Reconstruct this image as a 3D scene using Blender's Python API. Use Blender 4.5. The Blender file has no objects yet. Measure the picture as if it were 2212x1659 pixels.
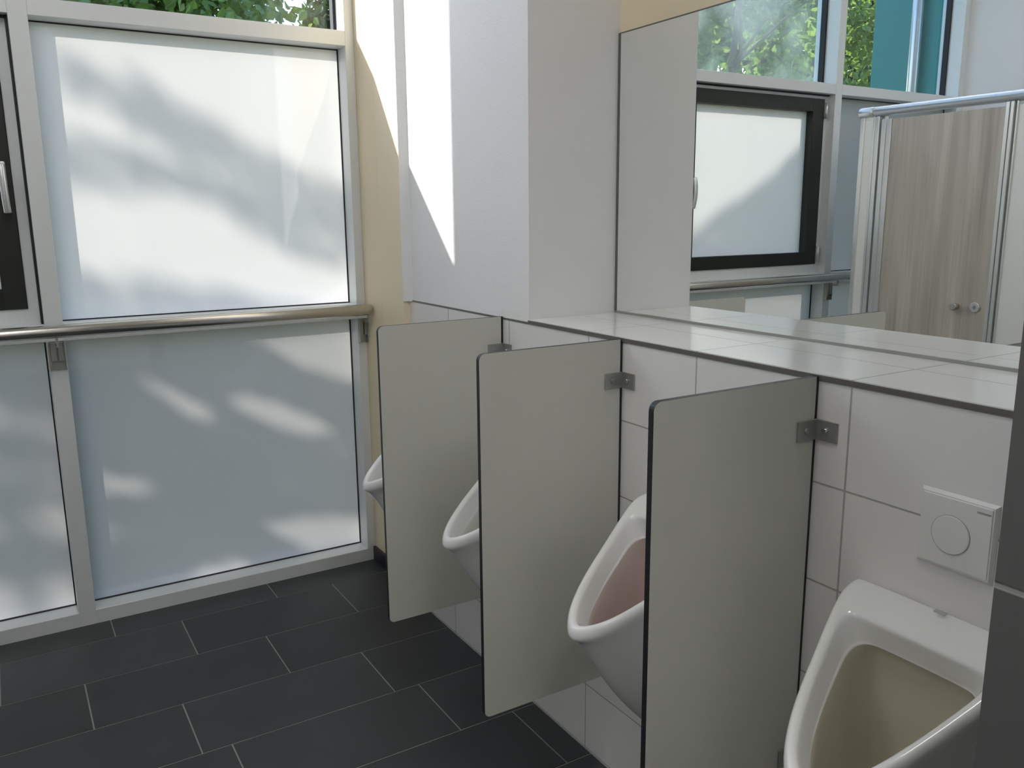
import bpy, bmesh, math, random
from mathutils import Vector, Matrix
random.seed(11)
S = bpy.context.scene
COL = S.collection

# ------------------------------------------------------------------ camera
F_PX, YAW, PITCH, ROLL = 1819.3, 0.5479, -0.1993, -0.0093
CAM = Vector((-1.3079, -0.0228, 1.5148))
fw = Vector((math.sin(YAW) * math.cos(PITCH), math.cos(YAW) * math.cos(PITCH), math.sin(PITCH)))
rt = fw.cross(Vector((0, 0, 1))).normalized()
up = rt.cross(fw)
c_, s_ = math.cos(ROLL), math.sin(ROLL)
rt, up = c_ * rt + s_ * up, -s_ * rt + c_ * up
cd = bpy.data.cameras.new('camera')
cam = bpy.data.objects.new('camera', cd)
COL.objects.link(cam)
cd.sensor_fit = 'HORIZONTAL'
cd.sensor_width = 36.0
cd.lens = 36.0 * F_PX / 2212.0
cd.clip_start, cd.clip_end = 0.02, 300
M = Matrix.Identity(4)
for i in range(3):
    M[i][0], M[i][1], M[i][2], M[i][3] = rt[i], up[i], -fw[i], CAM[i]
cam.matrix_world = M
S.camera = cam

# ------------------------------------------------------------------ sky, sun, exposure
SUN = Vector((1.106, -1.0, -1.0345)).normalized()          # the way the sunlight travels
W = bpy.data.worlds.new('world')
S.world = W
W.use_nodes = True
wn, wl = W.node_tree.nodes, W.node_tree.links
wn.clear()
sky = wn.new('ShaderNodeTexSky')
sky.sky_type = 'NISHITA'
sky.sun_disc = False
sky.sun_elevation = math.asin(-SUN.z)
sky.sun_rotation = math.atan2(-SUN.x, -SUN.y)
bg = wn.new('ShaderNodeBackground')
bg.inputs['Strength'].default_value = 0.50
wo = wn.new('ShaderNodeOutputWorld')
wl.new(sky.outputs[0], bg.inputs[0])
wl.new(bg.outputs[0], wo.inputs[0])

ld = bpy.data.lights.new('sun', 'SUN')
ld.energy = 7.2
ld.angle = math.radians(0.7)
ld.color = (1.0, 0.93, 0.83)
sun = bpy.data.objects.new('sun', ld)
COL.objects.link(sun)
sun.rotation_euler = SUN.to_track_quat('-Z', 'Y').to_euler()
sun.location = (-8, 14, 10)

vs = S.view_settings
S.display_settings.display_device = 'sRGB'
vs.view_transform = 'Standard'
vs.look = 'None'
vs.gamma = 1
vs.use_curve_mapping = False
vs.exposure = 0.7
cy = S.cycles
cy.max_bounces = 14
cy.diffuse_bounces = 7
cy.glossy_bounces = 6
cy.transmission_bounces = 8
cy.transparent_max_bounces = 16
cy.sample_clamp_indirect = 6.0
cy.use_denoising = True

# ------------------------------------------------------------------ measures (metres; x to the urinal wall, y to the windows)
YW = 3.34            # inner face of the window frames
YG = 3.43            # glass
DM = 0.3155          # mirror plane
ZL = 1.2138          # ledge top
YP = 2.026           # near face of the white pillar
YE = 2.844           # window side of the pillar
XL = -3.58           # left wall
YB = -2.6            # back wall
ZC = 3.75            # ceiling


# ------------------------------------------------------------------ materials
def mat(name, color, rough=0.5, metal=0.0, coat=0.0, bump=None, var=None, spec=0.5):
    m = bpy.data.materials.new(name)
    m.use_nodes = True
    n, l = m.node_tree.nodes, m.node_tree.links
    b = n['Principled BSDF']
    b.inputs['Base Color'].default_value = (*color, 1)
    b.inputs['Roughness'].default_value = rough
    b.inputs['Metallic'].default_value = metal
    b.inputs['Specular IOR Level'].default_value = spec
    b.inputs['Coat Weight'].default_value = coat
    b.inputs['Coat Roughness'].default_value = 0.06
    tc = n.new('ShaderNodeTexCoord')
    if var:                                            # (scale, amount): slight unevenness of the colour
        nz = n.new('ShaderNodeTexNoise')
        nz.inputs['Scale'].default_value = var[0]
        nz.inputs['Detail'].default_value = 5
        l.new(tc.outputs['Object'], nz.inputs['Vector'])
        mr = n.new('ShaderNodeMapRange')
        mr.inputs['To Min'].default_value = 1 - var[1]
        mr.inputs['To Max'].default_value = 1 + var[1]
        l.new(nz.outputs['Fac'], mr.inputs['Value'])
        mx = n.new('ShaderNodeVectorMath')
        mx.operation = 'SCALE'
        mx.inputs[0].default_value = color
        l.new(mr.outputs[0], mx.inputs['Scale'])
        l.new(mx.outputs[0], b.inputs['Base Color'])
    if bump:                                           # (scale, strength)
        nb = n.new('ShaderNodeTexNoise')
        nb.inputs['Scale'].default_value = bump[0]
        nb.inputs['Detail'].default_value = 4
        l.new(tc.outputs['Object'], nb.inputs['Vector'])
        bp = n.new('ShaderNodeBump')
        bp.inputs['Strength'].default_value = bump[1]
        bp.inputs['Distance'].default_value = 0.004
        l.new(nb.outputs['Fac'], bp.inputs['Height'])
        l.new(bp.outputs[0], b.inputs['Normal'])
    return m


def tile_mat(name, tile, grout, u, v, rough, g=0.0032, coat=0.0, spec=0.5):
    """Square joints: u and v are (axis, origin, pitch) in world metres."""
    m = mat(name, tile, rough, coat=coat, spec=spec)
    n, l = m.node_tree.nodes, m.node_tree.links
    b = n['Principled BSDF']
    geo = n.new('ShaderNodeNewGeometry')
    sp = n.new('ShaderNodeSeparateXYZ')
    l.new(geo.outputs['Position'], sp.inputs[0])
    masks = []
    for ax, org, pit in (u, v):
        a = n.new('ShaderNodeMath'); a.operation = 'SUBTRACT'
        l.new(sp.outputs['XYZ'.index(ax)], a.inputs[0]); a.inputs[1].default_value = org
        p = n.new('ShaderNodeMath'); p.operation = 'PINGPONG'
        l.new(a.outputs[0], p.inputs[0]); p.inputs[1].default_value = pit / 2
        r = n.new('ShaderNodeMapRange')
        r.inputs['From Min'].default_value = g * 0.35
        r.inputs['From Max'].default_value = g * 0.75
        l.new(p.outputs[0], r.inputs['Value'])
        masks.append(r)
    mn = n.new('ShaderNodeMath'); mn.operation = 'MINIMUM'
    l.new(masks[0].outputs[0], mn.inputs[0]); l.new(masks[1].outputs[0], mn.inputs[1])
    mx = n.new('ShaderNodeMix'); mx.data_type = 'RGBA'
    mx.inputs['A'].default_value = (*grout, 1); mx.inputs['B'].default_value = (*tile, 1)
    l.new(mn.outputs[0], mx.inputs['Factor'])
    l.new(mx.outputs['Result'], b.inputs['Base Color'])
    bp = n.new('ShaderNodeBump'); bp.inputs['Strength'].default_value = 0.6; bp.inputs['Distance'].default_value = 0.002
    l.new(mn.outputs[0], bp.inputs['Height']); l.new(bp.outputs[0], b.inputs['Normal'])
    return m


def schlick(n, l, r0=0.04):
    """Reflectance of a thin pane, the same from either side."""
    g = n.new('ShaderNodeNewGeometry')
    d = n.new('ShaderNodeVectorMath'); d.operation = 'DOT_PRODUCT'
    l.new(g.outputs['Incoming'], d.inputs[0]); l.new(g.outputs['Normal'], d.inputs[1])
    a = n.new('ShaderNodeMath'); a.operation = 'ABSOLUTE'; l.new(d.outputs['Value'], a.inputs[0])
    o = n.new('ShaderNodeMath'); o.operation = 'SUBTRACT'; o.inputs[0].default_value = 1.0; l.new(a.outputs[0], o.inputs[1])
    p = n.new('ShaderNodeMath'); p.operation = 'POWER'; p.inputs[1].default_value = 5.0; l.new(o.outputs[0], p.inputs[0])
    m = n.new('ShaderNodeMath'); m.operation = 'MULTIPLY_ADD'; l.new(p.outputs[0], m.inputs[0])
    m.inputs[1].default_value = 1 - r0; m.inputs[2].default_value = r0
    return m


def glass_mat(name, tint, dust=0.0):
    m = bpy.data.materials.new(name); m.use_nodes = True
    n, l = m.node_tree.nodes, m.node_tree.links
    n.clear()
    out = n.new('ShaderNodeOutputMaterial')
    tr = n.new('ShaderNodeBsdfTransparent'); tr.inputs[0].default_value = (*tint, 1)
    gl = n.new('ShaderNodeBsdfGlossy'); gl.inputs['Roughness'].default_value = 0.01
    fr = schlick(n, l)
    mx = n.new('ShaderNodeMixShader')
    l.new(fr.outputs[0], mx.inputs[0]); l.new(tr.outputs[0], mx.inputs[1]); l.new(gl.outputs[0], mx.inputs[2])
    last = mx
    if dust:
        tc = n.new('ShaderNodeTexCoord')
        nz = n.new('ShaderNodeTexNoise'); nz.inputs['Scale'].default_value = 3.2; nz.inputs['Detail'].default_value = 6
        l.new(tc.outputs['Object'], nz.inputs['Vector'])
        mr = n.new('ShaderNodeMapRange'); mr.inputs['From Min'].default_value = 0.4; mr.inputs['From Max'].default_value = 0.62
        mr.inputs['To Min'].default_value = dust * 0.3; mr.inputs['To Max'].default_value = dust
        l.new(nz.outputs['Fac'], mr.inputs['Value'])
        tl = n.new('ShaderNodeBsdfTranslucent'); tl.inputs[0].default_value = (0.8, 0.85, 0.82, 1)
        m2 = n.new('ShaderNodeMixShader')
        l.new(mr.outputs[0], m2.inputs[0]); l.new(mx.outputs[0], m2.inputs[1]); l.new(tl.outputs[0], m2.inputs[2])
        last = m2
    l.new(last.outputs[0], out.inputs[0])
    return m


def frost_mat(name, t, mixd):
    m = bpy.data.materials.new(name); m.use_nodes = True
    n, l = m.node_tree.nodes, m.node_tree.links
    n.clear()
    out = n.new('ShaderNodeOutputMaterial')
    tl = n.new('ShaderNodeBsdfTranslucent'); tl.inputs[0].default_value = (t, t, t, 1)
    df = n.new('ShaderNodeBsdfDiffuse'); df.inputs[0].default_value = (0.75, 0.77, 0.78, 1)
    a = n.new('ShaderNodeMixShader'); a.inputs[0].default_value = mixd
    l.new(tl.outputs[0], a.inputs[1]); l.new(df.outputs[0], a.inputs[2])
    gl = n.new('ShaderNodeBsdfGlossy'); gl.inputs['Roughness'].default_value = 0.025
    fr = schlick(n, l, 0.085)
    b = n.new('ShaderNodeMixShader')
    l.new(fr.outputs[0], b.inputs[0]); l.new(a.outputs[0], b.inputs[1]); l.new(gl.outputs[0], b.inputs[2])
    l.new(b.outputs[0], out.inputs[0])
    return m


def leaf_mat(name, c1, c2, glow):
    m = bpy.data.materials.new(name); m.use_nodes = True
    n, l = m.node_tree.nodes, m.node_tree.links
    n.clear()
    out = n.new('ShaderNodeOutputMaterial')
    geo = n.new('ShaderNodeNewGeometry')
    mx = n.new('ShaderNodeMix'); mx.data_type = 'RGBA'
    mx.inputs['A'].default_value = (*c1, 1); mx.inputs['B'].default_value = (*c2, 1)
    l.new(geo.outputs['Random Per Island'], mx.inputs['Factor'])
    df = n.new('ShaderNodeBsdfDiffuse'); l.new(mx.outputs['Result'], df.inputs[0])
    tl = n.new('ShaderNodeBsdfTranslucent'); tl.inputs[0].default_value = (*glow, 1)
    gl = n.new('ShaderNodeBsdfGlossy'); gl.inputs['Roughness'].default_value = 0.35; gl.inputs[0].default_value = (.6, .65, .6, 1)
    a = n.new('ShaderNodeMixShader'); a.inputs[0].default_value = 0.42
    l.new(df.outputs[0], a.inputs[1]); l.new(tl.outputs[0], a.inputs[2])
    b = n.new('ShaderNodeMixShader'); b.inputs[0].default_value = 0.08
    l.new(a.outputs[0], b.inputs[1]); l.new(gl.outputs[0], b.inputs[2])
    l.new(b.outputs[0], out.inputs[0])
    return m


def wood_mat(name):
    m = mat(name, (0.3, 0.26, 0.22), 0.55)
    n, l = m.node_tree.nodes, m.node_tree.links
    b = n['Principled BSDF']
    tc = n.new('ShaderNodeTexCoord')
    mp = n.new('ShaderNodeMapping'); mp.inputs['Scale'].default_value = (9, 9, 0.7)
    l.new(tc.outputs['Object'], mp.inputs['Vector'])
    n1 = n.new('ShaderNodeTexNoise'); n1.inputs['Scale'].default_value = 1.3; n1.inputs['Detail'].default_value = 3
    n1.inputs['Distortion'].default_value = 0.4
    l.new(mp.outputs[0], n1.inputs['Vector'])
    mp2 = n.new('ShaderNodeMapping'); mp2.inputs['Scale'].default_value = (90, 90, 2.2)
    l.new(tc.outputs['Object'], mp2.inputs['Vector'])
    n2 = n.new('ShaderNodeTexNoise'); n2.inputs['Scale'].default_value = 1.0; n2.inputs['Detail'].default_value = 4
    l.new(mp2.outputs[0], n2.inputs['Vector'])
    ad = n.new('ShaderNodeMath'); ad.operation = 'MULTIPLY_ADD'
    l.new(n2.outputs['Fac'], ad.inputs[0]); ad.inputs[1].default_value = 0.45
    l.new(n1.outputs['Fac'], ad.inputs[2])
    cr = n.new('ShaderNodeValToRGB')
    e = cr.color_ramp.elements
    e[0].position, e[0].color = 0.42, (0.38, 0.345, 0.31, 1)
    e[1].position, e[1].color = 0.98, (0.68, 0.63, 0.57, 1)
    l.new(ad.outputs[0], cr.inputs[0]); l.new(cr.outputs[0], b.inputs['Base Color'])
    return m


WHITE = mat('white_wall_paint', (0.82, 0.82, 0.835), 0.75, bump=(220, 0.25))
WHITE2 = mat('white_ceiling_paint', (0.82, 0.82, 0.82), 0.8)
CREAM = mat('cream_wall_paint', (0.80, 0.69, 0.50), 0.6, bump=(180, 0.2))
TILEW = tile_mat('white_wall_tile', (0.76, 0.75, 0.745), (0.42, 0.41, 0.40), ('Y', 0.934, 0.4), ('Z', 0.002, 0.2), 0.22, spec=0.45)
TILEL = tile_mat('white_ledge_tile', (0.80, 0.80, 0.79), (0.50, 0.49, 0.47), ('Y', 0.934, 0.4), ('X', 0.187, 0.4), 0.13, g=0.003, spec=0.5)
TILED = tile_mat('dark_wall_tile', (0.115, 0.112, 0.112), (0.32, 0.31, 0.31), ('Y', 0.10, 0.6), ('Z', 0.21, 0.3), 0.4, g=0.006)
HPL = mat('grey_laminate', (0.595, 0.595, 0.55), 0.42, var=(14, 0.02), bump=(320, 0.08))
BLACK = mat('black_core', (0.012, 0.012, 0.014), 0.45)
ALU = mat('grey_window_aluminium', (0.73, 0.76, 0.785), 0.42, metal=0.15, var=(30, 0.02))
SASH = mat('black_sash_paint', (0.010, 0.013, 0.010), 0.38)
GASKET = mat('black_gasket', (0.010, 0.009, 0.016), 0.5)
STEEL = mat('brushed_steel', (0.58, 0.56, 0.53), 0.22, metal=1.0)
STEELM = mat('matt_steel', (0.38, 0.38, 0.365), 0.45, metal=0.75)
SCREW = mat('bright_screw_steel', (0.7, 0.7, 0.68), 0.22, metal=1.0)
TRIM = mat('grey_edge_trim', (0.16, 0.15, 0.14), 0.4, metal=0.4)
CERAMIC = mat('white_ceramic', (0.83, 0.83, 0.825), 0.09, coat=0.4)
BOWL = mat('white_bowl_glaze', (0.74, 0.735, 0.70), 0.14, coat=0.3)
BOWLP = mat('pinkish_bowl_glaze', (0.66, 0.55, 0.52), 0.14, coat=0.3, var=(9, 0.1))
BOWLY = mat('yellowed_bowl_glaze', (0.60, 0.575, 0.48), 0.16, coat=0.3, var=(7, 0.12))
PLASTIC = mat('white_plastic', (0.74, 0.735, 0.725), 0.3)
FAINT = mat('pale_grey_print', (0.52, 0.52, 0.53), 0.5)
MARK = mat('grey_print', (0.33, 0.33, 0.34), 0.5)
SILVER = mat('silver_aluminium', (0.68, 0.70, 0.72), 0.3, metal=0.65)
SILVERW = mat('white_cubicle_panel', (0.92, 0.93, 0.94), 0.4)
WOOD = wood_mat('grey_oak_laminate')
FROST = frost_mat('frosted_film', 0.405, 0.33)
FROST_SHADED = frost_mat('shaded_frosted_film', 0.172, 0.15)  # same film as above, with the panes' dimmer light put into its colour
CLEAR = glass_mat('clear_glass', (0.83, 0.845, 0.855))
DUSTY = glass_mat('dusty_glass', (0.80, 0.835, 0.855), dust=0.24)
FGROUT = mat('floor_grout', (0.30, 0.295, 0.28), 0.8)
TEAL = mat('teal_wall_panel', (0.035, 0.27, 0.265), 0.5)
BARK = mat('tree_bark', (0.10, 0.08, 0.06), 0.9, bump=(30, 0.8))
LEAF = leaf_mat('green_leaf', (0.06, 0.13, 0.03), (0.15, 0.25, 0.06), (0.34, 0.50, 0.10))
LEAFD = leaf_mat('dark_green_leaf', (0.03, 0.068, 0.025), (0.065, 0.13, 0.035), (0.13, 0.22, 0.045))
GRASS = mat('lawn_soil', (0.10, 0.13, 0.05), 0.9, var=(3, 0.3))
mm = bpy.data.materials.new('mirror_silver'); mm.use_nodes = True
_b = mm.node_tree.nodes['Principled BSDF']
_b.inputs['Base Color'].default_value = (0.925, 0.945, 0.93, 1)
_b.inputs['Metallic'].default_value = 1.0
_b.inputs['Roughness'].default_value = 0.0
MIRROR = mm

# floor tile: each tile a little different
FTILE = mat('anthracite_floor_tile', (0.03, 0.033, 0.037), 0.42, spec=0.4)
_n, _l = FTILE.node_tree.nodes, FTILE.node_tree.links
_g = _n.new('ShaderNodeNewGeometry'); _tc = _n.new('ShaderNodeTexCoord')
_nz = _n.new('ShaderNodeTexNoise'); _nz.inputs['Scale'].default_value = 6; _nz.inputs['Detail'].default_value = 6
_l.new(_tc.outputs['Object'], _nz.inputs['Vector'])
_ad = _n.new('ShaderNodeMath'); _ad.operation = 'MULTIPLY_ADD'
_l.new(_nz.outputs['Fac'], _ad.inputs[0]); _ad.inputs[1].default_value = 1.0; _l.new(_g.outputs['Random Per Island'], _ad.inputs[2])
_cr = _n.new('ShaderNodeValToRGB')
_cr.color_ramp.elements[0].position = 0.2; _cr.color_ramp.elements[0].color = (0.026, 0.028, 0.031, 1)
_cr.color_ramp.elements[1].position = 1.0; _cr.color_ramp.elements[1].color = (0.046, 0.050, 0.056, 1)
_mh = _n.new('ShaderNodeMath'); _mh.operation = 'MULTIPLY'; _mh.inputs[1].default_value = 0.6
_l.new(_ad.outputs[0], _mh.inputs[0]); _l.new(_mh.outputs[0], _cr.inputs[0])
_l.new(_cr.outputs[0], _n['Principled BSDF'].inputs['Base Color'])


# ------------------------------------------------------------------ mesh helpers
def box(bm, lo, hi, mi=0, bev=0.0, seg=2):
    vs_ = [bm.verts.new((x, y, z)) for x in (lo[0], hi[0]) for y in (lo[1], hi[1]) for z in (lo[2], hi[2])]
    idx = [(0, 1, 3, 2), (4, 6, 7, 5), (0, 4, 5, 1), (2, 3, 7, 6), (0, 2, 6, 4), (1, 5, 7, 3)]
    fs = [bm.faces.new([vs_[i] for i in f]) for f in idx]
    for f in fs:
        f.material_index = mi
    if bev:
        es = list({e for f in fs for e in f.edges})
        r = bmesh.ops.bevel(bm, geom=es, offset=bev, segments=seg, profile=0.5, affect='EDGES')
        for f in r['faces']:
            f.material_index = mi
    return fs


def tube(bm, p, q, r, n=24, mi=0, r2=None, cap=True, rnd=0.0):
    p, q = Vector(p), Vector(q)
    d = (q - p); L = d.length; d.normalize()
    a = d.orthogonal().normalized(); b = d.cross(a)
    r2 = r if r2 is None else r2
    prof = [(0, r), (L, r2)]
    if rnd:
        prof = [(0, r - rnd), (rnd * .3, r - rnd * .3), (rnd, r), (L - rnd, r2), (L - rnd * .3, r2 - rnd * .3), (L, r2 - rnd)]
    rings = [[bm.verts.new(p + d * t + (a * math.cos(2 * math.pi * i / n) + b * math.sin(2 * math.pi * i / n)) * rr) for i in range(n)] for t, rr in prof]
    for k in range(len(rings) - 1):
        for i in range(n):
            f = bm.faces.new((rings[k][i], rings[k][(i + 1) % n], rings[k + 1][(i + 1) % n], rings[k + 1][i]))
            f.smooth = True; f.material_index = mi
    if cap:
        f = bm.faces.new(rings[0][::-1]); f.material_index = mi
        f = bm.faces.new(rings[-1]); f.material_index = mi


def sweep(bm, pts, r, n=16):
    pts = [Vector(p) for p in pts]
    out = []
    for i in range(len(pts) - 1):                       # Catmull-Rom refinement
        p0, p1, p2, p3 = pts[max(0, i - 1)], pts[i], pts[i + 1], pts[min(len(pts) - 1, i + 2)]
        for k in range(6):
            t = k / 6
            out.append(0.5 * ((2 * p1) + (p2 - p0) * t + (2 * p0 - 5 * p1 + 4 * p2 - p3) * t * t + (3 * p1 - p0 - 3 * p2 + p3) * t ** 3))
    out.append(pts[-1])
    a = None
    rings = []
    for i, p in enumerate(out):
        d = (out[min(i + 1, len(out) - 1)] - out[max(i - 1, 0)]).normalized()
        a = (a - d * a.dot(d)).normalized() if a else d.orthogonal().normalized()
        b = d.cross(a)
        rings.append([bm.verts.new(p + (a * math.cos(6.28319 * k / n) + b * math.sin(6.28319 * k / n)) * r) for k in range(n)])
    for A_, B_ in zip(rings, rings[1:]):
        for k in range(n):
            f = bm.faces.new((A_[k], A_[(k + 1) % n], B_[(k + 1) % n], B_[k])); f.smooth = True
    bm.faces.new(rings[0][::-1]); bm.faces.new(rings[-1])


def prism(bm, pts, axis, lo, hi, mi=0):
    """Extrudes a 2D polygon along an axis: axis 'z' takes (x,y), 'y' takes (x,z), 'x' takes (y,z)."""
    def P(a, b, t):
        return {'z': (a, b, t), 'y': (a, t, b), 'x': (t, a, b)}[axis]
    A = [bm.verts.new(P(a, b, lo)) for a, b in pts]
    B = [bm.verts.new(P(a, b, hi)) for a, b in pts]
    n = len(pts)
    side = []
    for i in range(n):
        f = bm.faces.new((A[i], A[(i + 1) % n], B[(i + 1) % n], B[i])); f.material_index = mi; side.append(f)
    c1 = bm.faces.new(A[::-1]); c2 = bm.faces.new(B)
    c1.material_index = c2.material_index = mi
    return side, (c1, c2)


def obj(name, bm, mats, parent=None, smooth=False):
    bmesh.ops.recalc_face_normals(bm, faces=bm.faces[:])
    me = bpy.data.meshes.new(name)
    bm.to_mesh(me); bm.free()
    for m in (mats if isinstance(mats, (list, tuple)) else [mats]):
        me.materials.append(m)
    if smooth:
        me.shade_smooth()
    o = bpy.data.objects.new(name, me)
    COL.objects.link(o)
    if parent:
        o.parent = parent
        o.matrix_parent_inverse = Matrix.Translation(-parent.location)
    return o


def B():
    return bmesh.new()


def boxobj(name, lo, hi, m, parent=None, bev=0.0):
    bm = B(); box(bm, lo, hi, bev=bev)
    return obj(name, bm, m, parent)


def tag(o, label, cat, group=None, kind='thing'):
    o['label'] = label; o['category'] = cat; o['kind'] = kind
    if group:
        o['group'] = group
    return o


def empty(name, loc):
    o = bpy.data.objects.new(name, None)
    o.empty_display_size = 0.1
    COL.objects.link(o)
    o.location = loc
    return o


# ================================================================== THE SETTING
# ---- floor: 30 x 60 cm tiles in rows along x
bm = B()
box(bm, (XL - 0.1, YB - 0.1, -0.12), (0.0, YW + 0.16, -0.0012), mi=1)
box(bm, (0.0, 2.86, -0.12), (0.03, YW + 0.16, -0.0012), mi=1)
Y0, RW, TL, G = 3.1882, 0.2972, 0.6, 0.0022
offs = {0: -1.0718, 1: -0.8408, 2: -1.2006, 3: -0.9473, 4: -0.8647, 5: -0.084}
for k in range(0, 21):
    ya, yb = Y0 - RW * k + G, Y0 - RW * (k - 1) - G
    yb = min(yb, YW + 0.02)
    ya = max(ya, YB)
    if yb <= ya:
        continue
    ox = offs.get(k, random.random() * 0.6) % TL
    x = -4.2 + (ox + 4.2) % TL
    while x < 0.05:
        xa, xb = max(x + G, XL), min(x + TL - G, 0.018 if k == 0 else -0.004)
        if xb > xa + 0.01:
            v = [bm.verts.new(p) for p in ((xa, ya, 0), (xb, ya, 0), (xb, yb, 0), (xa, yb, 0))]
            w = [bm.verts.new((q.co.x, q.co.y, -0.003)) for q in v]
            bm.faces.new(v)
            for i in range(4):
                bm.faces.new((v[i], w[i], w[(i + 1) % 4], v[(i + 1) % 4]))
        x += TL
floor = obj('floor', bm, [FTILE, FGROUT])
tag(floor, 'dark anthracite floor of long staggered tiles with pale grout', 'floor', kind='structure')

tag(boxobj('ceiling', (XL - 0.1, YB - 0.1, ZC), (DM + 0.2, YW + 0.16, ZC + 0.15), WHITE2), 'white ceiling above the washroom', 'ceiling', kind='structure')
tag(boxobj('wall_left', (XL - 0.16, YB, -0.1), (XL, YW + 0.12, ZC), WHITE), 'white side wall rising behind the toilet cubicles', 'wall', kind='structure')
tag(boxobj('wall_back', (XL, YB - 0.16, -0.1), (DM, YB, ZC), WHITE), 'white wall at the back of the washroom', 'wall', kind='structure')

# ---- urinal wall: cream main wall, tiled front, white pillar
bm = B()
box(bm, (DM + 0.006, YB, -0.1), (DM + 0.2, YW + 0.12, ZC))
wall = obj('wall_right', bm, CREAM)
tag(wall, 'cream wall above the long mirror', 'wall', kind='structure')
bm = B()
prism(bm, [(0.02, YW + 0.1), (0.02, 3.15), (-0.025, YE), (0.05, YE), (DM + 0.006, YE), (DM + 0.006, YW + 0.1)], 'z', -0.1, ZC)
tag(obj('wall_corner', bm, CREAM), 'narrow cream wall strip between the white pillar and the window', 'wall', kind='structure')
bm = B()
box(bm, (0.0, 0.44, -0.1), (DM + 0.006, YE, 1.2015))
tiled = tag(obj('wall_tiled', bm, TILEW), 'white tiled wall the urinals hang on', 'wall', kind='structure')
pil = tag(boxobj('wall_pillar', (0.003, YP, 1.2015), (DM + 0.006, YE, ZC), WHITE), 'white pillar with the sunlit streak', 'pillar', kind='structure')
bm = B(); prism(bm, [(-0.0255, YE), (0.0035, YE - 0.0238), (0.0035, YE + 0.002), (-0.0215, YE + 0.002)], 'z', 1.2015, ZC); obj('corner_bead', bm, WHITE, pil)
boxobj('tile_edge_strip', (-0.0015, YP, 1.2012), (0.003, YE - 0.026, 1.2062), TRIM, pil)
tag(boxobj('baseboard_right', (0.008, YE + 0.02, 0.0), (0.02, YW - 0.001, 0.062), mat('dark_skirting_tile', (0.02, 0.018, 0.028), 0.4)),
    'short dark tile skirting on the cream wall beside the window', 'baseboard', kind='structure')
tag(boxobj('wall_end', (-0.405, 0.30, -0.1), (DM + 0.006, 0.44, ZC), TILED), 'dark tiled wall end at the right edge of the photo', 'wall', kind='structure')


# ---- windows ------------------------------------------------------
def pane(name, x0, x1, z0, z1, inner, outer, parent, y0=YG, th=0.024):
    """Insulating pane: the room face may carry a frosted film, the rest is clear glass."""
    bm = B()
    fs = box(bm, (x0, y0, z0), (x1, y0 + th, z1), mi=1)
    for f in fs:
        if all(abs(v.co.y - y0) < 1e-6 for v in f.verts):
            f.material_index = 0
    return obj(name, bm, [inner, outer], parent)


ZT0, ZT1 = 2.174, 2.231      # transom
ZM0, ZM1 = 1.086, 1.148      # mid rail behind the handrail
ZB1 = 0.055                  # bottom rail
ZH = 3.58                    # head of the windows
POST_R = (-0.017, 0.02)
MUL1 = (-1.175, -1.117)
MUL2 = (-2.378, -2.320)
POST_L = (XL, -3.52)


def frame_bar(bm, x0, x1, z0, z1, yo=3.495):
    box(bm, (x0, YW, z0), (x1, yo, z1), bev=0.0015, seg=1)


def rails(bm, x0, x1):
    frame_bar(bm, x0, x1, ZT0, ZT1, 3.475)
    frame_bar(bm, x0, x1, ZM0, ZM1)
    frame_bar(bm, x0, x1, -0.02, ZB1)
    frame_bar(bm, x0, x1, ZH, ZH + 0.06)


def clear_light(x0, x1, glass, win):
    """Upper clear pane with its black rebate strips."""
    bm = B()
    for a, b in ((x0, x0 + 0.012), (x1 - 0.012, x1)):
        box(bm, (a, YG, ZT1), (b, YG + 0.034, ZH))
    box(bm, (x0, YG, ZT1), (x1, YG + 0.034, ZT1 + 0.010))
    box(bm, (x0, YG, ZH - 0.012), (x1, YG + 0.034, ZH))
    obj('gasket', bm, GASKET, win)
    pane('clear_pane', x0 + 0.001, x1 - 0.001, ZT1 + 0.001, ZH - 0.001, glass, glass, win, y0=YG + 0.035, th=0.012)


def seal(bm, x0, x1, z0, z1):
    """Thin black sealing line round a frosted pane."""
    t, y0, y1 = 0.0045, YG - 0.006, YG - 0.0005
    box(bm, (x0, y0, z0), (x0 + t, y1, z1))
    box(bm, (x1 - t, y0, z0), (x1, y1, z1))
    box(bm, (x0, y0, z0), (x1, y1, z0 + t))
    box(bm, (x0, y0, z1 - t), (x1, y1, z1))


def frosted(x0, x1, z0, z1, win, film=None):
    p_ = pane('frosted_pane', x0 + 0.001, x1 - 0.001, z0 + 0.001, z1 - 0.001, film or (FROST if z0 > 1 else FROST_SHADED), CLEAR, win)
    bm = B(); seal(bm, x0, x1, z0, z1)
    obj('seal', bm, GASKET, p_)
    return p_


# window_1: the bay beside the urinals
w1 = empty('window_1', (-0.55, YW, 0))
tag(w1, 'frosted window bay nearest the urinals with a clear pane on top', 'window', kind='structure')
bm = B(); rails(bm, MUL1[1], POST_R[0]); obj('frame_rails', bm, ALU, w1)
bm = B(); frame_bar(bm, *POST_R, -0.02, ZH + 0.06); obj('corner_post', bm, ALU, w1)
bm = B(); frame_bar(bm, *MUL1, -0.02, ZH + 0.06, 3.505); obj('mullion', bm, ALU, w1)
frosted(MUL1[1], POST_R[0], ZM1, ZT0, w1)
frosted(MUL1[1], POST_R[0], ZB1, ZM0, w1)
clear_light(MUL1[1], POST_R[0], CLEAR, w1)

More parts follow.
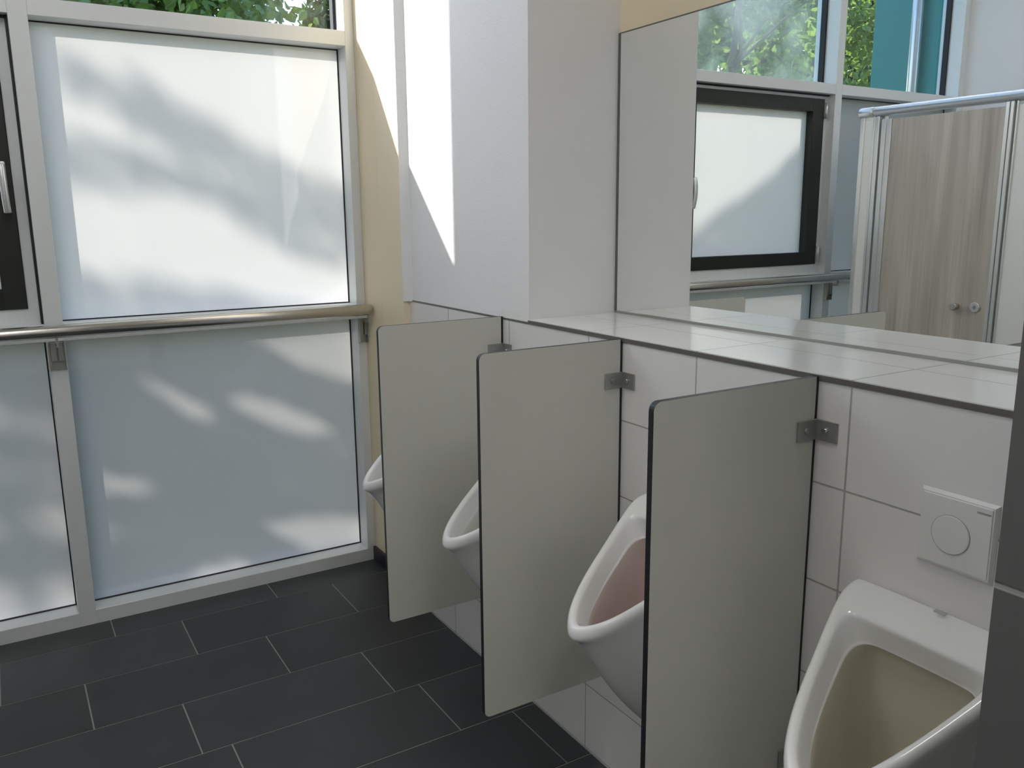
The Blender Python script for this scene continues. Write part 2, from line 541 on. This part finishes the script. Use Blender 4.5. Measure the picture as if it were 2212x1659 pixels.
# window_2: the bay with the black sash
w2 = empty('window_2', (-1.75, YW, 0))
tag(w2, 'middle window bay with the black opening sash', 'window', kind='structure')
bm = B(); rails(bm, MUL2[1], MUL1[0]); obj('frame_rails', bm, ALU, w2)
bm = B(); frame_bar(bm, *MUL2, -0.02, ZH + 0.06, 3.505); obj('mullion', bm, ALU, w2)
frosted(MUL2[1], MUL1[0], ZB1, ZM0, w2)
clear_light(MUL2[1], MUL1[0], DUSTY, w2)
SX0, SX1, SZ0, SZ1 = -2.288, -1.217, 1.2025, 2.150
bm = B()
y0 = YW + 0.052
box(bm, (MUL2[1], y0, ZM1), (SX0 - 0.0006, 3.48, ZT0 - 0.008)); box(bm, (SX1 + 0.0006, y0, ZM1), (MUL1[0] - 0.008, 3.48, ZT0 - 0.008))
box(bm, (SX0 - 0.0006, y0, ZM1), (SX1 + 0.0006, 3.48, SZ0 - 0.0006)); box(bm, (SX0 - 0.0006, y0, SZ1 + 0.0006), (SX1 + 0.0006, 3.48, ZT0 - 0.008))
for a, b in (((MUL2[1], 3.4705, ZM1), (SX0 + .006, 3.4795, ZT0)), ((SX1 - .006, 3.4705, ZM1), (MUL1[0], 3.4795, ZT0)), ((SX0, 3.4705, ZM1), (SX1, 3.4795, SZ0 + .006)), ((SX0, 3.4705, SZ1 - .006), (SX1, 3.4795, ZT0))):
    box(bm, a, b)
obj('sash_surround', bm, ALU, w2)
bm = B()
box(bm, (MUL1[0] - 0.0075, YW + 0.03, ZM1), (MUL1[0] - 0.0005, YG, ZT0)); box(bm, (MUL2[1], YW + 0.04, ZT0 - 0.0075), (MUL1[0] - 0.0005, YG, ZT0 - 0.0005))
obj('gasket', bm, GASKET, w2)
bm = B()
ys = YW + 0.045
fwid = 0.072
box(bm, (SX0, ys, SZ0), (SX0 + 0.098, 3.47, SZ1), bev=0.002, seg=1); box(bm, (SX1 - fwid, ys, SZ0), (SX1, 3.47, SZ1), bev=0.002, seg=1)
box(bm, (SX0 + 0.097, ys + 0.0005, SZ0), (SX1 - fwid + 0.001, 3.47, SZ0 + fwid)); box(bm, (SX0 + 0.097, ys + 0.0005, SZ1 - fwid), (SX1 - fwid + 0.001, 3.47, SZ1))
sash = obj('sash', bm, SASH, w2)
pane('frosted_pane', SX0 + 0.096, SX1 - fwid + 0.002, SZ0 + fwid - 0.002, SZ1 - fwid + 0.002, FROST, CLEAR, sash, y0=YG)
bm = B()                                                     # lever handle
box(bm, (-1.261, ys - 0.010, 1.605), (-1.233, ys, 1.705), bev=0.004)
tube(bm, (-1.247, ys - 0.008, 1.678), (-1.247, ys - 0.046, 1.678), 0.013, rnd=0.002)
sweep(bm, [(-1.247, ys - 0.044, 1.690), (-1.247, ys - 0.052, 1.665), (-1.246, ys - 0.056, 1.62), (-1.245, ys - 0.052, 1.575), (-1.243, ys - 0.043, 1.535)], 0.0115)
obj('handle', bm, SILVER, sash)
for z in (2.085, 1.262):
    bm = B(); tube(bm, (SX0 - 0.006, ys - 0.008, z - 0.045), (SX0 - 0.006, ys - 0.008, z + 0.045), 0.009, n=16); box(bm, (SX0 - 0.010, ys - 0.006, z - 0.04), (SX0 + 0.004, ys + 0.002, z + 0.04))
    obj('hinge', bm, SILVER, sash)

# window_3: the bay behind the cubicle
w3 = empty('window_3', (-2.95, YW, 0))
tag(w3, 'shaded frosted window bay behind the cubicle, seen in the mirror', 'window', kind='structure')
bm = B(); rails(bm, POST_L[1], MUL2[0]); obj('frame_rails', bm, ALU, w3)
bm = B(); frame_bar(bm, *POST_L, -0.02, ZH + 0.06); obj('corner_post', bm, ALU, w3)
frosted(POST_L[1], MUL2[0], ZM1, ZT0, w3, FROST_SHADED)
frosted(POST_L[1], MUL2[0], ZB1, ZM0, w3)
clear_light(POST_L[1], MUL2[0], CLEAR, w3)
tag(boxobj('wall_front', (XL - 0.16, YW + 0.002, ZH + 0.06), (DM + 0.2, YW + 0.16, ZC + 0.15), WHITE), 'white wall strip over the windows', 'wall', kind='structure')

# ================================================================== LEDGE AND MIRROR
bm = B()
box(bm, (0.001, 0.442, 1.2040), (DM + 0.0055, YP - 0.001, ZL))
ledge = obj('tiled_ledge', bm, TILEL)
tag(ledge, 'long white tiled ledge running below the mirror', 'ledge')
boxobj('edge_trim', (-0.003, 0.442, 1.2022), (0.002, YP - 0.001, 1.2118), TRIM, ledge)
MY1, MZ0, MZ1 = YP - 0.012, ZL + 0.006, 2.022
mir = boxobj('wall_mirror', (DM - 0.001, 0.445, MZ0), (DM + 0.005, MY1, MZ1), MIRROR)
tag(mir, 'long frameless wall mirror standing on the tiled ledge', 'mirror')
boxobj('bottom_strip', (DM - 0.004, 0.445, ZL + 0.0002), (DM + 0.005, MY1, MZ0 + 0.001), STEELM, mir)
bm = B()
box(bm, (DM - 0.0015, MY1 - 0.0005, MZ0), (DM + 0.005, MY1 + 0.010, MZ1)); box(bm, (DM - 0.0015, 0.445, MZ1 - 0.0005), (DM + 0.005, MY1 + 0.010, MZ1 + 0.003))
obj('edge_joint', bm, TRIM, mir)

# ================================================================== PRIVACY SCREENS
def screen(yn, label):
    x0, x1, z0, z1, th = -0.408, -0.008, 0.3127, 1.2091, 0.013
    root = tag(empty('privacy_screen', (-0.2, yn, z0)), label, 'urinal screen', 'privacy screens between the urinals')
    bm = B(); r = 0.016
    pts = [(x1, z0), (x1, z1)]
    pts += [(x0 + r - r * math.sin(a), z1 - r + r * math.cos(a)) for a in [i * math.pi / 12 for i in range(7)]]
    pts += [(x0 + r - r * math.cos(a), z0 + r - r * math.sin(a)) for a in [i * math.pi / 12 for i in range(7)]]
    side, caps = prism(bm, pts, 'y', yn, yn + th)
    for f in side:
        f.material_index = 1
    obj('panel', bm, [HPL, BLACK], root)
    boxobj('seal', (-0.0082, yn + 0.001, z0), (-0.0004, yn + 0.012, z1), BLACK, root)
    for zc in (1.108, 0.42):
        bm = B()
        box(bm, (-0.056, yn - 0.004, zc - 0.02), (-0.0005, yn - 0.0002, zc + 0.02), bev=0.0008, seg=1)
        box(bm, (-0.0045, yn - 0.049, zc - 0.02), (-0.0005, yn - 0.0002, zc + 0.02), bev=0.0008, seg=1)
        br = obj('bracket', bm, STEELM, root)
        bm = B(); tube(bm, (-0.034, yn - 0.0075, zc), (-0.034, yn - 0.003, zc), 0.0058, n=20, rnd=0.001); obj('screw', bm, STEELM, br)
        bm = B(); tube(bm, (-0.0095, yn - 0.024, zc), (-0.004, yn - 0.024, zc), 0.0062, n=20, rnd=0.0012); obj('screw', bm, SCREW, br)
    return root


screen(2.1683, 'grey urinal screen farthest from the camera, next to the window')
screen(1.5919, 'middle one of the three grey urinal screens')
screen(1.0054, 'nearest grey urinal screen, beside the flush plate in view')

# ================================================================== URINALS
OUT = [(0, 0, .858), (0, .12, .858), (0, .164, .858), (.003, .1725, .8575), (.014, .172, .857), (.050, .167, .853), (.082, .159, .838), (.120, .148, .812), (.176, .127, .776),
       (.235, .106, .741), (.285, .084, .709), (.325, .058, .685), (.353, .028, .668), (.364, 0, .662)]                      # outer edge of the rim
INN = [(.088, 0, .826), (.088, .06, .826), (.0885, .100, .826), (.090, .115, .8255), (.094, .124, .823), (.103, .1275, .817), (.120, .126, .806), (.148, .117, .787), (.185, .104, .763),
       (.225, .089, .738), (.272, .068, .708), (.310, .045, .684), (.335, .018, .670), (.343, 0, .667)]                       # edge of the opening
CRE = [(.072, 0, .776), (.072, .055, .776), (.073, .088, .775), (.078, .100, .774), (.087, .107, .772), (.103, .109, .771), (.121, .108, .761), (.145, .101, .745), (.180, .090, .722),
       (.215, .078, .699), (.255, .060, .673), (.288, .038, .653), (.307, .015, .642), (.312, 0, .640)]                       # step inside, where the bowl begins


def full(half):
    return list(half) + [(u, -v, z) for u, v, z in half[-2:0:-1]]


def urinal(yc, bowl, label):
    root = tag(empty('urinal', (0, yc, 0.25)), label, 'urinal', 'white wall-hung urinals')
    bm = B()

    def loop(half):
        return [bm.verts.new((-u - 0.001, yc + v, z)) for u, v, z in full(half)]

    def skin(a, b, mi=0):
        n = len(a)
        for i in range(n):
            f = bm.faces.new((a[i], a[(i + 1) % n], b[(i + 1) % n], b[i])); f.material_index = mi; f.smooth = True

    outer = []
    for w, zb, ut, zt in ((.066, .25, .03, .262), (.092, .26, .06, .29), (.120, .31, .160, .376), (.142, .42, .242, .472), (.158, .54, .288, .54), (.165, .66, .322, .598), (.169, .77, .345, .630)):
        h = []
        for i, (u, v, z) in enumerate(OUT):
            if i < 3:
                h.append((0, (0, .69, .945)[i] * w, zb))
            else:
                s = u / .364
                h.append((s * ut, v / .1725 * w, zb + (zt - zb) * s ** 1.15))
        outer.append(loop(h))
    outer.append(loop([(u + (.001 if i > 3 else 0), v * 1.005, z - .026) for i, (u, v, z) in enumerate(OUT)]))
    outer.append(loop([(u + (.001 if i > 3 else 0), v * 1.012, z - .012) for i, (u, v, z) in enumerate(OUT)]))
    mix = lambda P, Q, t, dz=0: [(a[0] * (1 - t) + b[0] * t, a[1] * (1 - t) + b[1] * t, a[2] * (1 - t) + b[2] * t + dz) for a, b in zip(P, Q)]
    outer += [loop(mix(OUT, INN, .08, -.001)), loop(mix(OUT, INN, .45, .0045)), loop(mix(OUT, INN, .85, .0025)), loop(mix(INN, CRE, .04)), loop(mix(INN, CRE, .25)), loop(mix(INN, CRE, .85)), loop(CRE),
              loop([(u + .001, v * .97, z - .002) for u, v, z in CRE])]
    for a, b in zip(outer, outer[1:]):
        skin(a, b)
    bm.faces.new(outer[0][::-1])
    prev = outer[-1]
    for ub, zb, ut, zt, vsc in ((.062, .770, .306, .633, .955), (.050, .745, .297, .612, .945), (.050, .66, .280, .57, .88),
                                (.055, .53, .250, .51, .72), (.08, .445, .210, .455, .48), (.125, .415, .17, .42, .16)):
        h = []
        for u, v, z in CRE:
            s = (u - .072) / (.312 - .072)
            h.append((ub + (ut - ub) * s, v * vsc, zb + (zt - zb) * s))
        lp = loop(h)
        skin(prev, lp, 1)
        prev = lp
    f = bm.faces.new(prev); f.material_index = 1
    body = obj('body', bm, [CERAMIC, bowl], root)
    md = body.modifiers.new('sub', 'SUBSURF'); md.levels = 2; md.render_levels = 2
    bm = B()
    for k in range(2):
        box(bm, (-0.024 - k * 0.006, yc - 0.010, 0.8562), (-0.0222 - k * 0.006, yc + 0.010, 0.8598))
    obj('logo', bm, FAINT, root)
    return root


urinal(2.457, BOWL, 'farthest white urinal, mostly hidden between the window and the far screen')
urinal(1.884, BOWL, 'white urinal between the far and the middle screen, only its front lip showing')
urinal(1.300, BOWLP, 'white urinal with a pinkish bowl between the middle and the nearest screen')
urinal(0.715, BOWLY, 'nearest white urinal with yellowed bowl below the flush plate')


def flush(yc, label):
    root = tag(empty('flush_plate', (0, yc, 0.925)), label, 'flush plate', 'white flush plates above the urinals')
    bm = B()
    a, b, z0, z1 = yc - .066, yc + .066, .925, 1.058
    base = [bm.verts.new((-.0008, y, z)) for y, z in ((a, z0), (b, z0), (b, z1), (a, z1))]
    top = [bm.verts.new((-.0095, y, z)) for y, z in ((a + .006, z0 + .006), (b - .006, z0 + .006), (b - .006, z1 - .006), (a + .006, z1 - .006))]
    bm.faces.new(top)
    bm.faces.new(base[::-1])
    for i in range(4):
        bm.faces.new((base[i], base[(i + 1) % 4], top[(i + 1) % 4], top[i]))
    bmesh.ops.bevel(bm, geom=[e for e in bm.edges if all(v in top for v in e.verts)], offset=.002, segments=2, affect='EDGES')
    obj('plate', bm, PLASTIC, root)
    cy_, cz_ = yc + .006, .989
    bm = B(); tube(bm, (-.0090, cy_, cz_), (-.0104, cy_, cz_), .0335, n=48); obj('button_gap', bm, MARK, root)
    bm = B(); tube(bm, (-.0090, cy_, cz_), (-.0116, cy_, cz_), .0326, n=48, rnd=.0012); obj('button', bm, PLASTIC, root)
    bm = B(); box(bm, (-.0099, yc - .056, 1.0395), (-.0092, yc - .034, 1.0425)); obj('logo', bm, MARK, root)


flush(0.715, 'white square flush plate with round button above the nearest urinal')

# ================================================================== HANDRAIL
HY, HZ, HR = 3.262, 1.131, 0.0228
rail = tag(empty('handrail', (-1.75, HY, HZ)), 'brushed steel handrail running across the windows', 'handrail')
bm = B(); tube(bm, (0.012, HY, HZ), (-3.50, HY, HZ), HR, n=32, rnd=0.003); obj('tube', bm, STEEL, rail)
for xc in (0.0015, -1.146, -2.349, -3.50):
    bm = B()
    w = 0.026 if xc < -0.1 else 0.0185
    box(bm, (xc - w, YW - 0.005, 0.985), (xc + w, YW - 0.0003, 1.088))
    for s in (-1, 1):
        a, b = sorted((xc + s * w, xc + s * (w - 0.004)))
        box(bm, (a, YW - 0.024, 0.987), (b, YW - 0.005, 1.088))
    br = obj('bracket', bm, STEELM, rail)
    bm = B()
    box(bm, (xc - 0.0035, HY + 0.004, 1.076), (xc + 0.0035, YW - 0.004, 1.086)); box(bm, (xc - 0.0035, HY - 0.006, 1.076), (xc + 0.0035, HY + 0.006, HZ - HR + 0.002))
    box(bm, (xc - w * .8, YW - 0.02, 1.02), (xc - 0.003, YW - 0.005, 1.084)); box(bm, (xc + 0.003, YW - 0.02, 1.02), (xc + w * .8, YW - 0.005, 1.084))
    obj('saddle', bm, STEELM, br)

# ================================================================== TOILET CUBICLE (seen in the mirror)
CX = -2.15
cub = tag(empty('toilet_cubicle', (CX, 1.6, 0)), 'toilet cubicle with grey oak door and silver rail, reflected in the mirror', 'toilet cubicle')
bm = B(); tube(bm, (CX - 0.01, 2.948, 2.0275), (CX - 0.01, YB + 0.05, 2.0275), 0.0265, n=32)
hr = obj('headrail', bm, SILVER, cub)
bm = B(); tube(bm, (CX - 0.01, 3.042, 2.0275), (CX - 0.01, 2.949, 2.0275), 0.028, n=32, rnd=0.006); obj('end_cap', bm, SILVER, hr)
bm = B()
box(bm, (CX - 0.04, 3.005, 0.12), (CX + 0.004, 3.030, 2.003), bev=0.004); box(bm, (CX - 0.04, 2.938, 0.12), (CX + 0.006, 2.952, 2.003), bev=0.003)
box(bm, (CX - 0.04, 2.912, 0.12), (CX + 0.008, 2.936, 2.003), bev=0.004)
box(bm, (CX - 0.05, 2.90, 0.12), (CX - 0.02, 3.03, 2.003))
obj('end_post', bm, SILVER, cub)
boxobj('post_filler', (CX - 0.03, 2.952, 0.12), (CX - 0.002, 3.005, 2.003), SILVERW, cub)
bm = B(); box(bm, (CX - 0.03, 2.842, 0.15), (CX + 0.004, 2.902, 1.985), bev=0.003); box(bm, (CX - 0.02, 2.872, 0.15), (CX + 0.009, 2.884, 1.985), bev=0.002)
obj('hinge_profile', bm, SILVER, cub)
door = boxobj('door', (CX - 0.034, 2.258, 0.15), (CX, 2.841, 1.983), WOOD, cub)
bm = B()
tube(bm, (CX, 2.400, 1.043), (CX + 0.012, 2.400, 1.043), 0.013, n=24); tube(bm, (CX + 0.010, 2.400, 1.043), (CX + 0.040, 2.400, 1.043), 0.016, n=28, r2=0.019, rnd=0.003)
obj('knob', bm, STEEL, door)
bm = B(); tube(bm, (CX, 2.307, 1.045), (CX + 0.010, 2.307, 1.045), 0.025, n=32, rnd=0.003); lk = obj('lock_rosette', bm, SILVER, door)
bm = B(); tube(bm, (CX + 0.009, 2.307, 1.045), (CX + 0.012, 2.307, 1.045), 0.008, n=16); box(bm, (CX + 0.009, 2.305, 1.035), (CX + 0.013, 2.309, 1.055))
for o_ in (obj('lock_indicator', bm, STEELM, door),):
    pass
bm = B()
box(bm, (CX - 0.04, 2.236, 0.12), (CX + 0.006, 2.256, 2.003), bev=0.003); box(bm, (CX - 0.04, 2.214, 0.12), (CX + 0.009, 2.232, 2.003), bev=0.003)
box(bm, (CX - 0.04, 2.197, 0.12), (CX + 0.004, 2.206, 2.003), bev=0.002); box(bm, (CX - 0.05, 2.198, 0.12), (CX - 0.016, 2.256, 2.003))
obj('door_post', bm, SILVER, cub)
boxobj('front_panel', (CX - 0.034, YB + 0.05, 0.15), (CX - 0.004, 2.197, 1.985), SILVERW, cub)
boxobj('side_panel', (XL + 0.004, 2.955, 0.15), (CX - 0.05, 2.985, 1.985), SILVERW, cub)
for y in (2.97, 2.226, 0.6, -1.4):
    bm = B(); tube(bm, (CX - 0.02, y, 0.0), (CX - 0.02, y, 0.153), 0.014, n=16); tube(bm, (CX - 0.02, y, 0.0), (CX - 0.02, y, 0.01), 0.028, n=20)
    obj('foot', bm, SILVER, cub)

# ================================================================== FILL LIGHTS (added, unseen above the frame; they brighten the room side of everything)
FILL_GLOW = bpy.data.materials.new('fill_diffuser'); FILL_GLOW.use_nodes = True
_p = FILL_GLOW.node_tree.nodes['Principled BSDF']
_p.inputs['Base Color'].default_value = (0.8, 0.8, 0.8, 1)
_p.inputs['Emission Color'].default_value = (1.0, 0.985, 0.95, 1)
_p.inputs['Emission Strength'].default_value = 7.7
for lx, ly, lab in ((-1.1, 0.9, 'added square fill light above the urinals'), (-1.1, -0.7, 'added square fill light above the middle of the room'),
                    (-1.1, -2.0, 'added square fill light near the back wall'), (-2.7, 1.7, 'added square fill light above the cubicles')):
    lt = tag(empty('fill_light', (lx, ly, ZC)), lab, 'ceiling light', 'added square fill lights')
    bm = B()
    box(bm, (lx - .32, ly - .32, ZC - .05), (lx + .32, ly - .29, ZC - .001)); box(bm, (lx - .32, ly + .29, ZC - .05), (lx + .32, ly + .32, ZC - .001))
    box(bm, (lx - .32, ly - .29, ZC - .05), (lx - .29, ly + .29, ZC - .001)); box(bm, (lx + .29, ly - .29, ZC - .05), (lx + .32, ly + .29, ZC - .001))
    obj('frame', bm, SILVERW, lt)
    boxobj('diffuser', (lx - .289, ly - .289, ZC - .04), (lx + .289, ly + .289, ZC - .001), FILL_GLOW, lt)

# ================================================================== OUTDOORS
tag(boxobj('ground_outside', (-45, 3.50, -0.25), (45, 60, -0.12), GRASS), 'lawn outside the windows', 'ground', kind='structure')
tw = tag(boxobj('facade_pier', (-4.10, 3.62, -0.12), (-3.75, 4.17, 5.2), TEAL), 'teal facade pier outside the clear pane, reflected in the mirror', 'facade pier', kind='thing')
bm = B()
tube(bm, (-3.69, 3.79, -0.12), (-3.69, 3.79, 5.1), 0.036, n=28)
dp = tag(obj('downpipe', bm, SILVER), 'shiny steel downpipe in front of the teal pier', 'pipe')
for z in (0.6, 2.0, 4.2):
    bm = B(); tube(bm, (-3.69, 3.79, z), (-3.69, 3.79, z + 0.03), 0.040, n=28)
    obj('pipe_clip', bm, SILVER, dp)


def leaves_mesh(name, pts, size, m, parent, face=None, jit=1.0):
    """One mesh of pointed, folded leaves round the given points."""
    V, Fc = [], []
    for p in pts:
        d = Vector((random.gauss(0, 1), random.gauss(0, 1), random.gauss(0, 1)))
        if face is not None:
            d = face + d * jit * 0.5
        d.normalize()
        a = d.orthogonal().normalized(); a.rotate(Matrix.Rotation(random.random() * 6.283, 3, d)); b = d.cross(a)
        s = size * random.uniform(.65, 1.3); w = s * random.uniform(.30, .42)
        i = len(V)
        up_ = d * (s * .12)
        V += [p - a * s * .5, p - a * s * .12 + b * w + up_, p + a * s * .22 + b * w * .75 + up_, p + a * s * .55, p + a * s * .22 - b * w * .75 + up_, p - a * s * .12 - b * w + up_]
        Fc += [(i, i + 1, i + 2, i + 3), (i, i + 3, i + 4, i + 5)]
    me = bpy.data.meshes.new(name)
    me.from_pydata([tuple(v) for v in V], [], Fc)
    me.materials.append(m)
    o = bpy.data.objects.new(name, me); COL.objects.link(o)
    o.parent = parent; o.matrix_parent_inverse = Matrix.Translation(-parent.location)
    return o


def trunk_mesh(parent, base, h, r, branches):
    bm = B()
    p = Vector(base); n = 7
    prev = p
    tops = []
    for i in range(1, n + 1):
        q = Vector((base[0] + random.uniform(-.05, .05) * i * .5, base[1] + random.uniform(-.05, .05) * i * .5, base[2] + h * i / n))
        tube(bm, prev, q, r * (1 - .1 * (i - 1)), n=10, r2=r * (1 - .1 * i), cap=False)
        prev = q; tops.append(q)
    for e in branches:
        e = Vector(e)
        st = min(tops, key=lambda t: abs(t.z - (e.z - (e - Vector((t.x, t.y, e.z))).length * .5)))
        md = st.lerp(e, .5) + Vector((0, 0, .12))
        tube(bm, st, md, r * .32, n=7, r2=r * .2, cap=False); tube(bm, md, e, r * .2, n=7, r2=r * .06, cap=False)
    return obj('trunk', bm, BARK, parent)


def tree(x, y, h, wid, low, n, m, label, size=0.15, masses=22):
    root = tag(empty('garden_tree', (x, y, -0.12)), label, 'tree', 'garden trees beyond the windows')
    br = []
    clumps = []
    for i in range(masses):
        a = random.random() * 6.283; z = low + (h - low) * random.random()
        t = (z - low) / (h - low)
        rr = wid * (0.35 + 0.65 * math.sin(math.pi * min(1, max(0.08, t * .85 + .12)))) * math.sqrt(random.uniform(.15, 1))
        c = Vector((x + rr * math.cos(a), y + rr * math.sin(a), z))
        clumps.append(c)
        if i < 9:
            br.append(c)
    pts = []
    for i in range(n):
        c = random.choice(clumps)
        pts.append(c + Vector((random.gauss(0, .42), random.gauss(0, .42), random.gauss(0, .33))) * (wid / 2.2))
    trunk_mesh(root, (x, y, -0.12), h * .82, 0.11, br)
    leaves_mesh('foliage', pts, size, m, root)
    return root


tree(-9.5, 11.3, 6.2, 1.6, 1.0, 9000, LEAF, 'bright green tree beyond the dusty pane, reflected left in the mirror', 0.17)
tree(-14.9, 13.8, 7.4, 2.1, 1.0, 9000, LEAF, 'leafy tree reflected beside the teal pier', 0.17)
for k, x in enumerate((-18.0, -24.4, -30.8)):
    tree(x, 20.5 + .6 * (k % 2), 10.5, 2.35, 0.6, 16000, LEAFD, ('first', 'second', 'last')[k] + ' of the three tall dark trees behind the reflected bright trees, counted from the pillar', 0.36, 60)
random.seed(3)
tree(0.1, 11.0, 5.6, 1.6, 2.6, 18000, LEAF, 'nearest green tree directly behind the window bay, left of the sky gap', 0.12, 48)
tree(0.6, 16.4, 7.4, 2.0, 1.5, 9000, LEAFD, 'dark tree standing behind the nearest one left of the sky gap', 0.2)
tree(4.1, 12.6, 6.4, 1.15, 2.0, 11000, LEAFD, 'shadowy tree right of the sky gap, next to the corner post', 0.13, 34)

# the tree whose crown throws soft bands of shade on the frosted panes: where its boughs stand, as (x, z) outlines of their shade at the glass
def inside(poly, x, z):
    c = False; j = len(poly) - 1
    for i in range(len(poly)):
        xi, zi = poly[i]; xj, zj = poly[j]
        if (zi > z) != (zj > z) and x < (xj - xi) * (z - zi) / (zj - zi) + xi:
            c = not c
        j = i
    return c


BOUGHS = [[(-1.12, 2.10), (-0.833, 2.054), (-0.656, 1.943), (-0.464, 1.854), (-0.281, 1.742), (0.05, 1.61), (0.05, 1.329), (-0.168, 1.335), (-0.365, 1.42),
           (-0.49, 1.506), (-0.555, 1.625), (-0.55, 1.684), (-0.672, 1.76), (-0.802, 1.826), (-0.921, 1.935), (-1.12, 2.0)],
          [(-1.12, 1.83), (-0.894, 1.815), (-0.774, 1.764), (-0.64, 1.718), (-0.52, 1.647), (-0.613, 1.61), (-0.75, 1.65), (-0.91, 1.643), (-1.12, 1.665)],
          [(-1.15, 1.36), (-0.711, 1.29), (-0.42, 1.2), (-0.096, 1.12), (0.05, 1.05), (0.05, -0.05), (-1.15, -0.05)],
          [(-1.15, 1.30), (-1.30, 1.40), (-1.67, 1.585), (-1.96, 1.74), (-2.2, 1.905), (-2.4, 1.93), (-2.4, 1.10), (-1.73, 1.10), (-1.15, 1.06)],
          [(-1.15, 1.06), (-1.73, 1.06), (-1.80, 0.85), (-2.40, 0.85), (-2.40, -0.05), (-1.15, -0.05)],
          [(-2.38, 2.2), (-2.38, -0.05), (-3.55, -0.05), (-3.55, 2.2)],
          [(-1.20, 2.14), (-3.55, 2.14), (-3.55, 3.75), (-1.20, 3.75)]]
GAPS = [[(-0.551, 1.075), (0.05, 1.12), (0.05, 0.77), (-0.213, 0.886), (-0.378, 0.978), (-0.509, 1.035)],
        [(-0.90, 0.955), (-0.80, 0.90), (-0.61, 0.785), (-0.69, 0.74), (-0.81, 0.815), (-0.89, 0.885)],
        [(-0.612, 0.86), (-0.391, 0.80), (-0.140, 0.650), (-0.20, 0.575), (-0.396, 0.675), (-0.575, 0.765)],
        [(-1.152, 0.625), (-0.927, 0.55), (-0.86, 0.47), (-1.163, 0.50)],
        [(-1.173, 0.415), (-0.915, 0.325), (-0.84, 0.26), (-1.178, 0.355)],
        [(-0.50, 0.290), (-0.28, 0.270), (0.05, 0.17), (0.05, 0.055), (-0.289, 0.09), (-0.45, 0.20)],
        [(-1.9, 1.10), (-1.183, 0.825), (-1.150, 0.72), (-1.9, 0.98)],
        [(-1.9, 0.82), (-1.188, 0.63), (-1.150, 0.555), (-1.9, 0.76)],
        [(-1.9, 0.62), (-1.155, 0.45), (-1.150, 0.345), (-1.9, 0.50)],
        [(-2.0, 0.35), (-1.163, 0.185), (-1.150, -0.07), (-2.0, 0.0)],
        [(-2.3, 1.10), (-1.75, 1.10), (-1.70, 0.7), (-2.3, 0.6)],
        [(-1.0, 0.08), (-0.6, 0.16), (-0.5, 0.06), (-0.6, 0.0)]]
TRX, TRY = -6.15, 7.95
shade_tree = tag(empty('garden_tree', (TRX, TRY, -0.12)), 'tall tree near the windows whose boughs shade the frosted panes', 'tree', 'garden trees beyond the windows')
random.seed(21)
pts, ends = [], []
while len(pts) < 23000:
    x, z = random.uniform(-3.55, 0.05), random.uniform(-0.05, 3.75)
    if not any(inside(p, x, z) for p in BOUGHS) or any(inside(p, x, z) for p in GAPS):
        continue
    if 1.14 < z < 2.13 and x > -1.13 and random.random() < 0.56:
        continue
    t = random.uniform(4.6, 6.0) if (z < 1.06 and x > -1.05) else random.uniform(6.6, 9.0)
    p = Vector((x, 3.46, z)) - SUN * t
    pts.append(p)
    if len(ends) < 8 and x < -1.3 and z < 0.9 and random.random() < 0.02:
        ends.append(p)
trunk_mesh(shade_tree, (TRX, TRY, -0.12), 5.9, 0.07, ends)
leaves_mesh('foliage', pts, 0.062, LEAFD, shade_tree, face=SUN, jit=1.0)
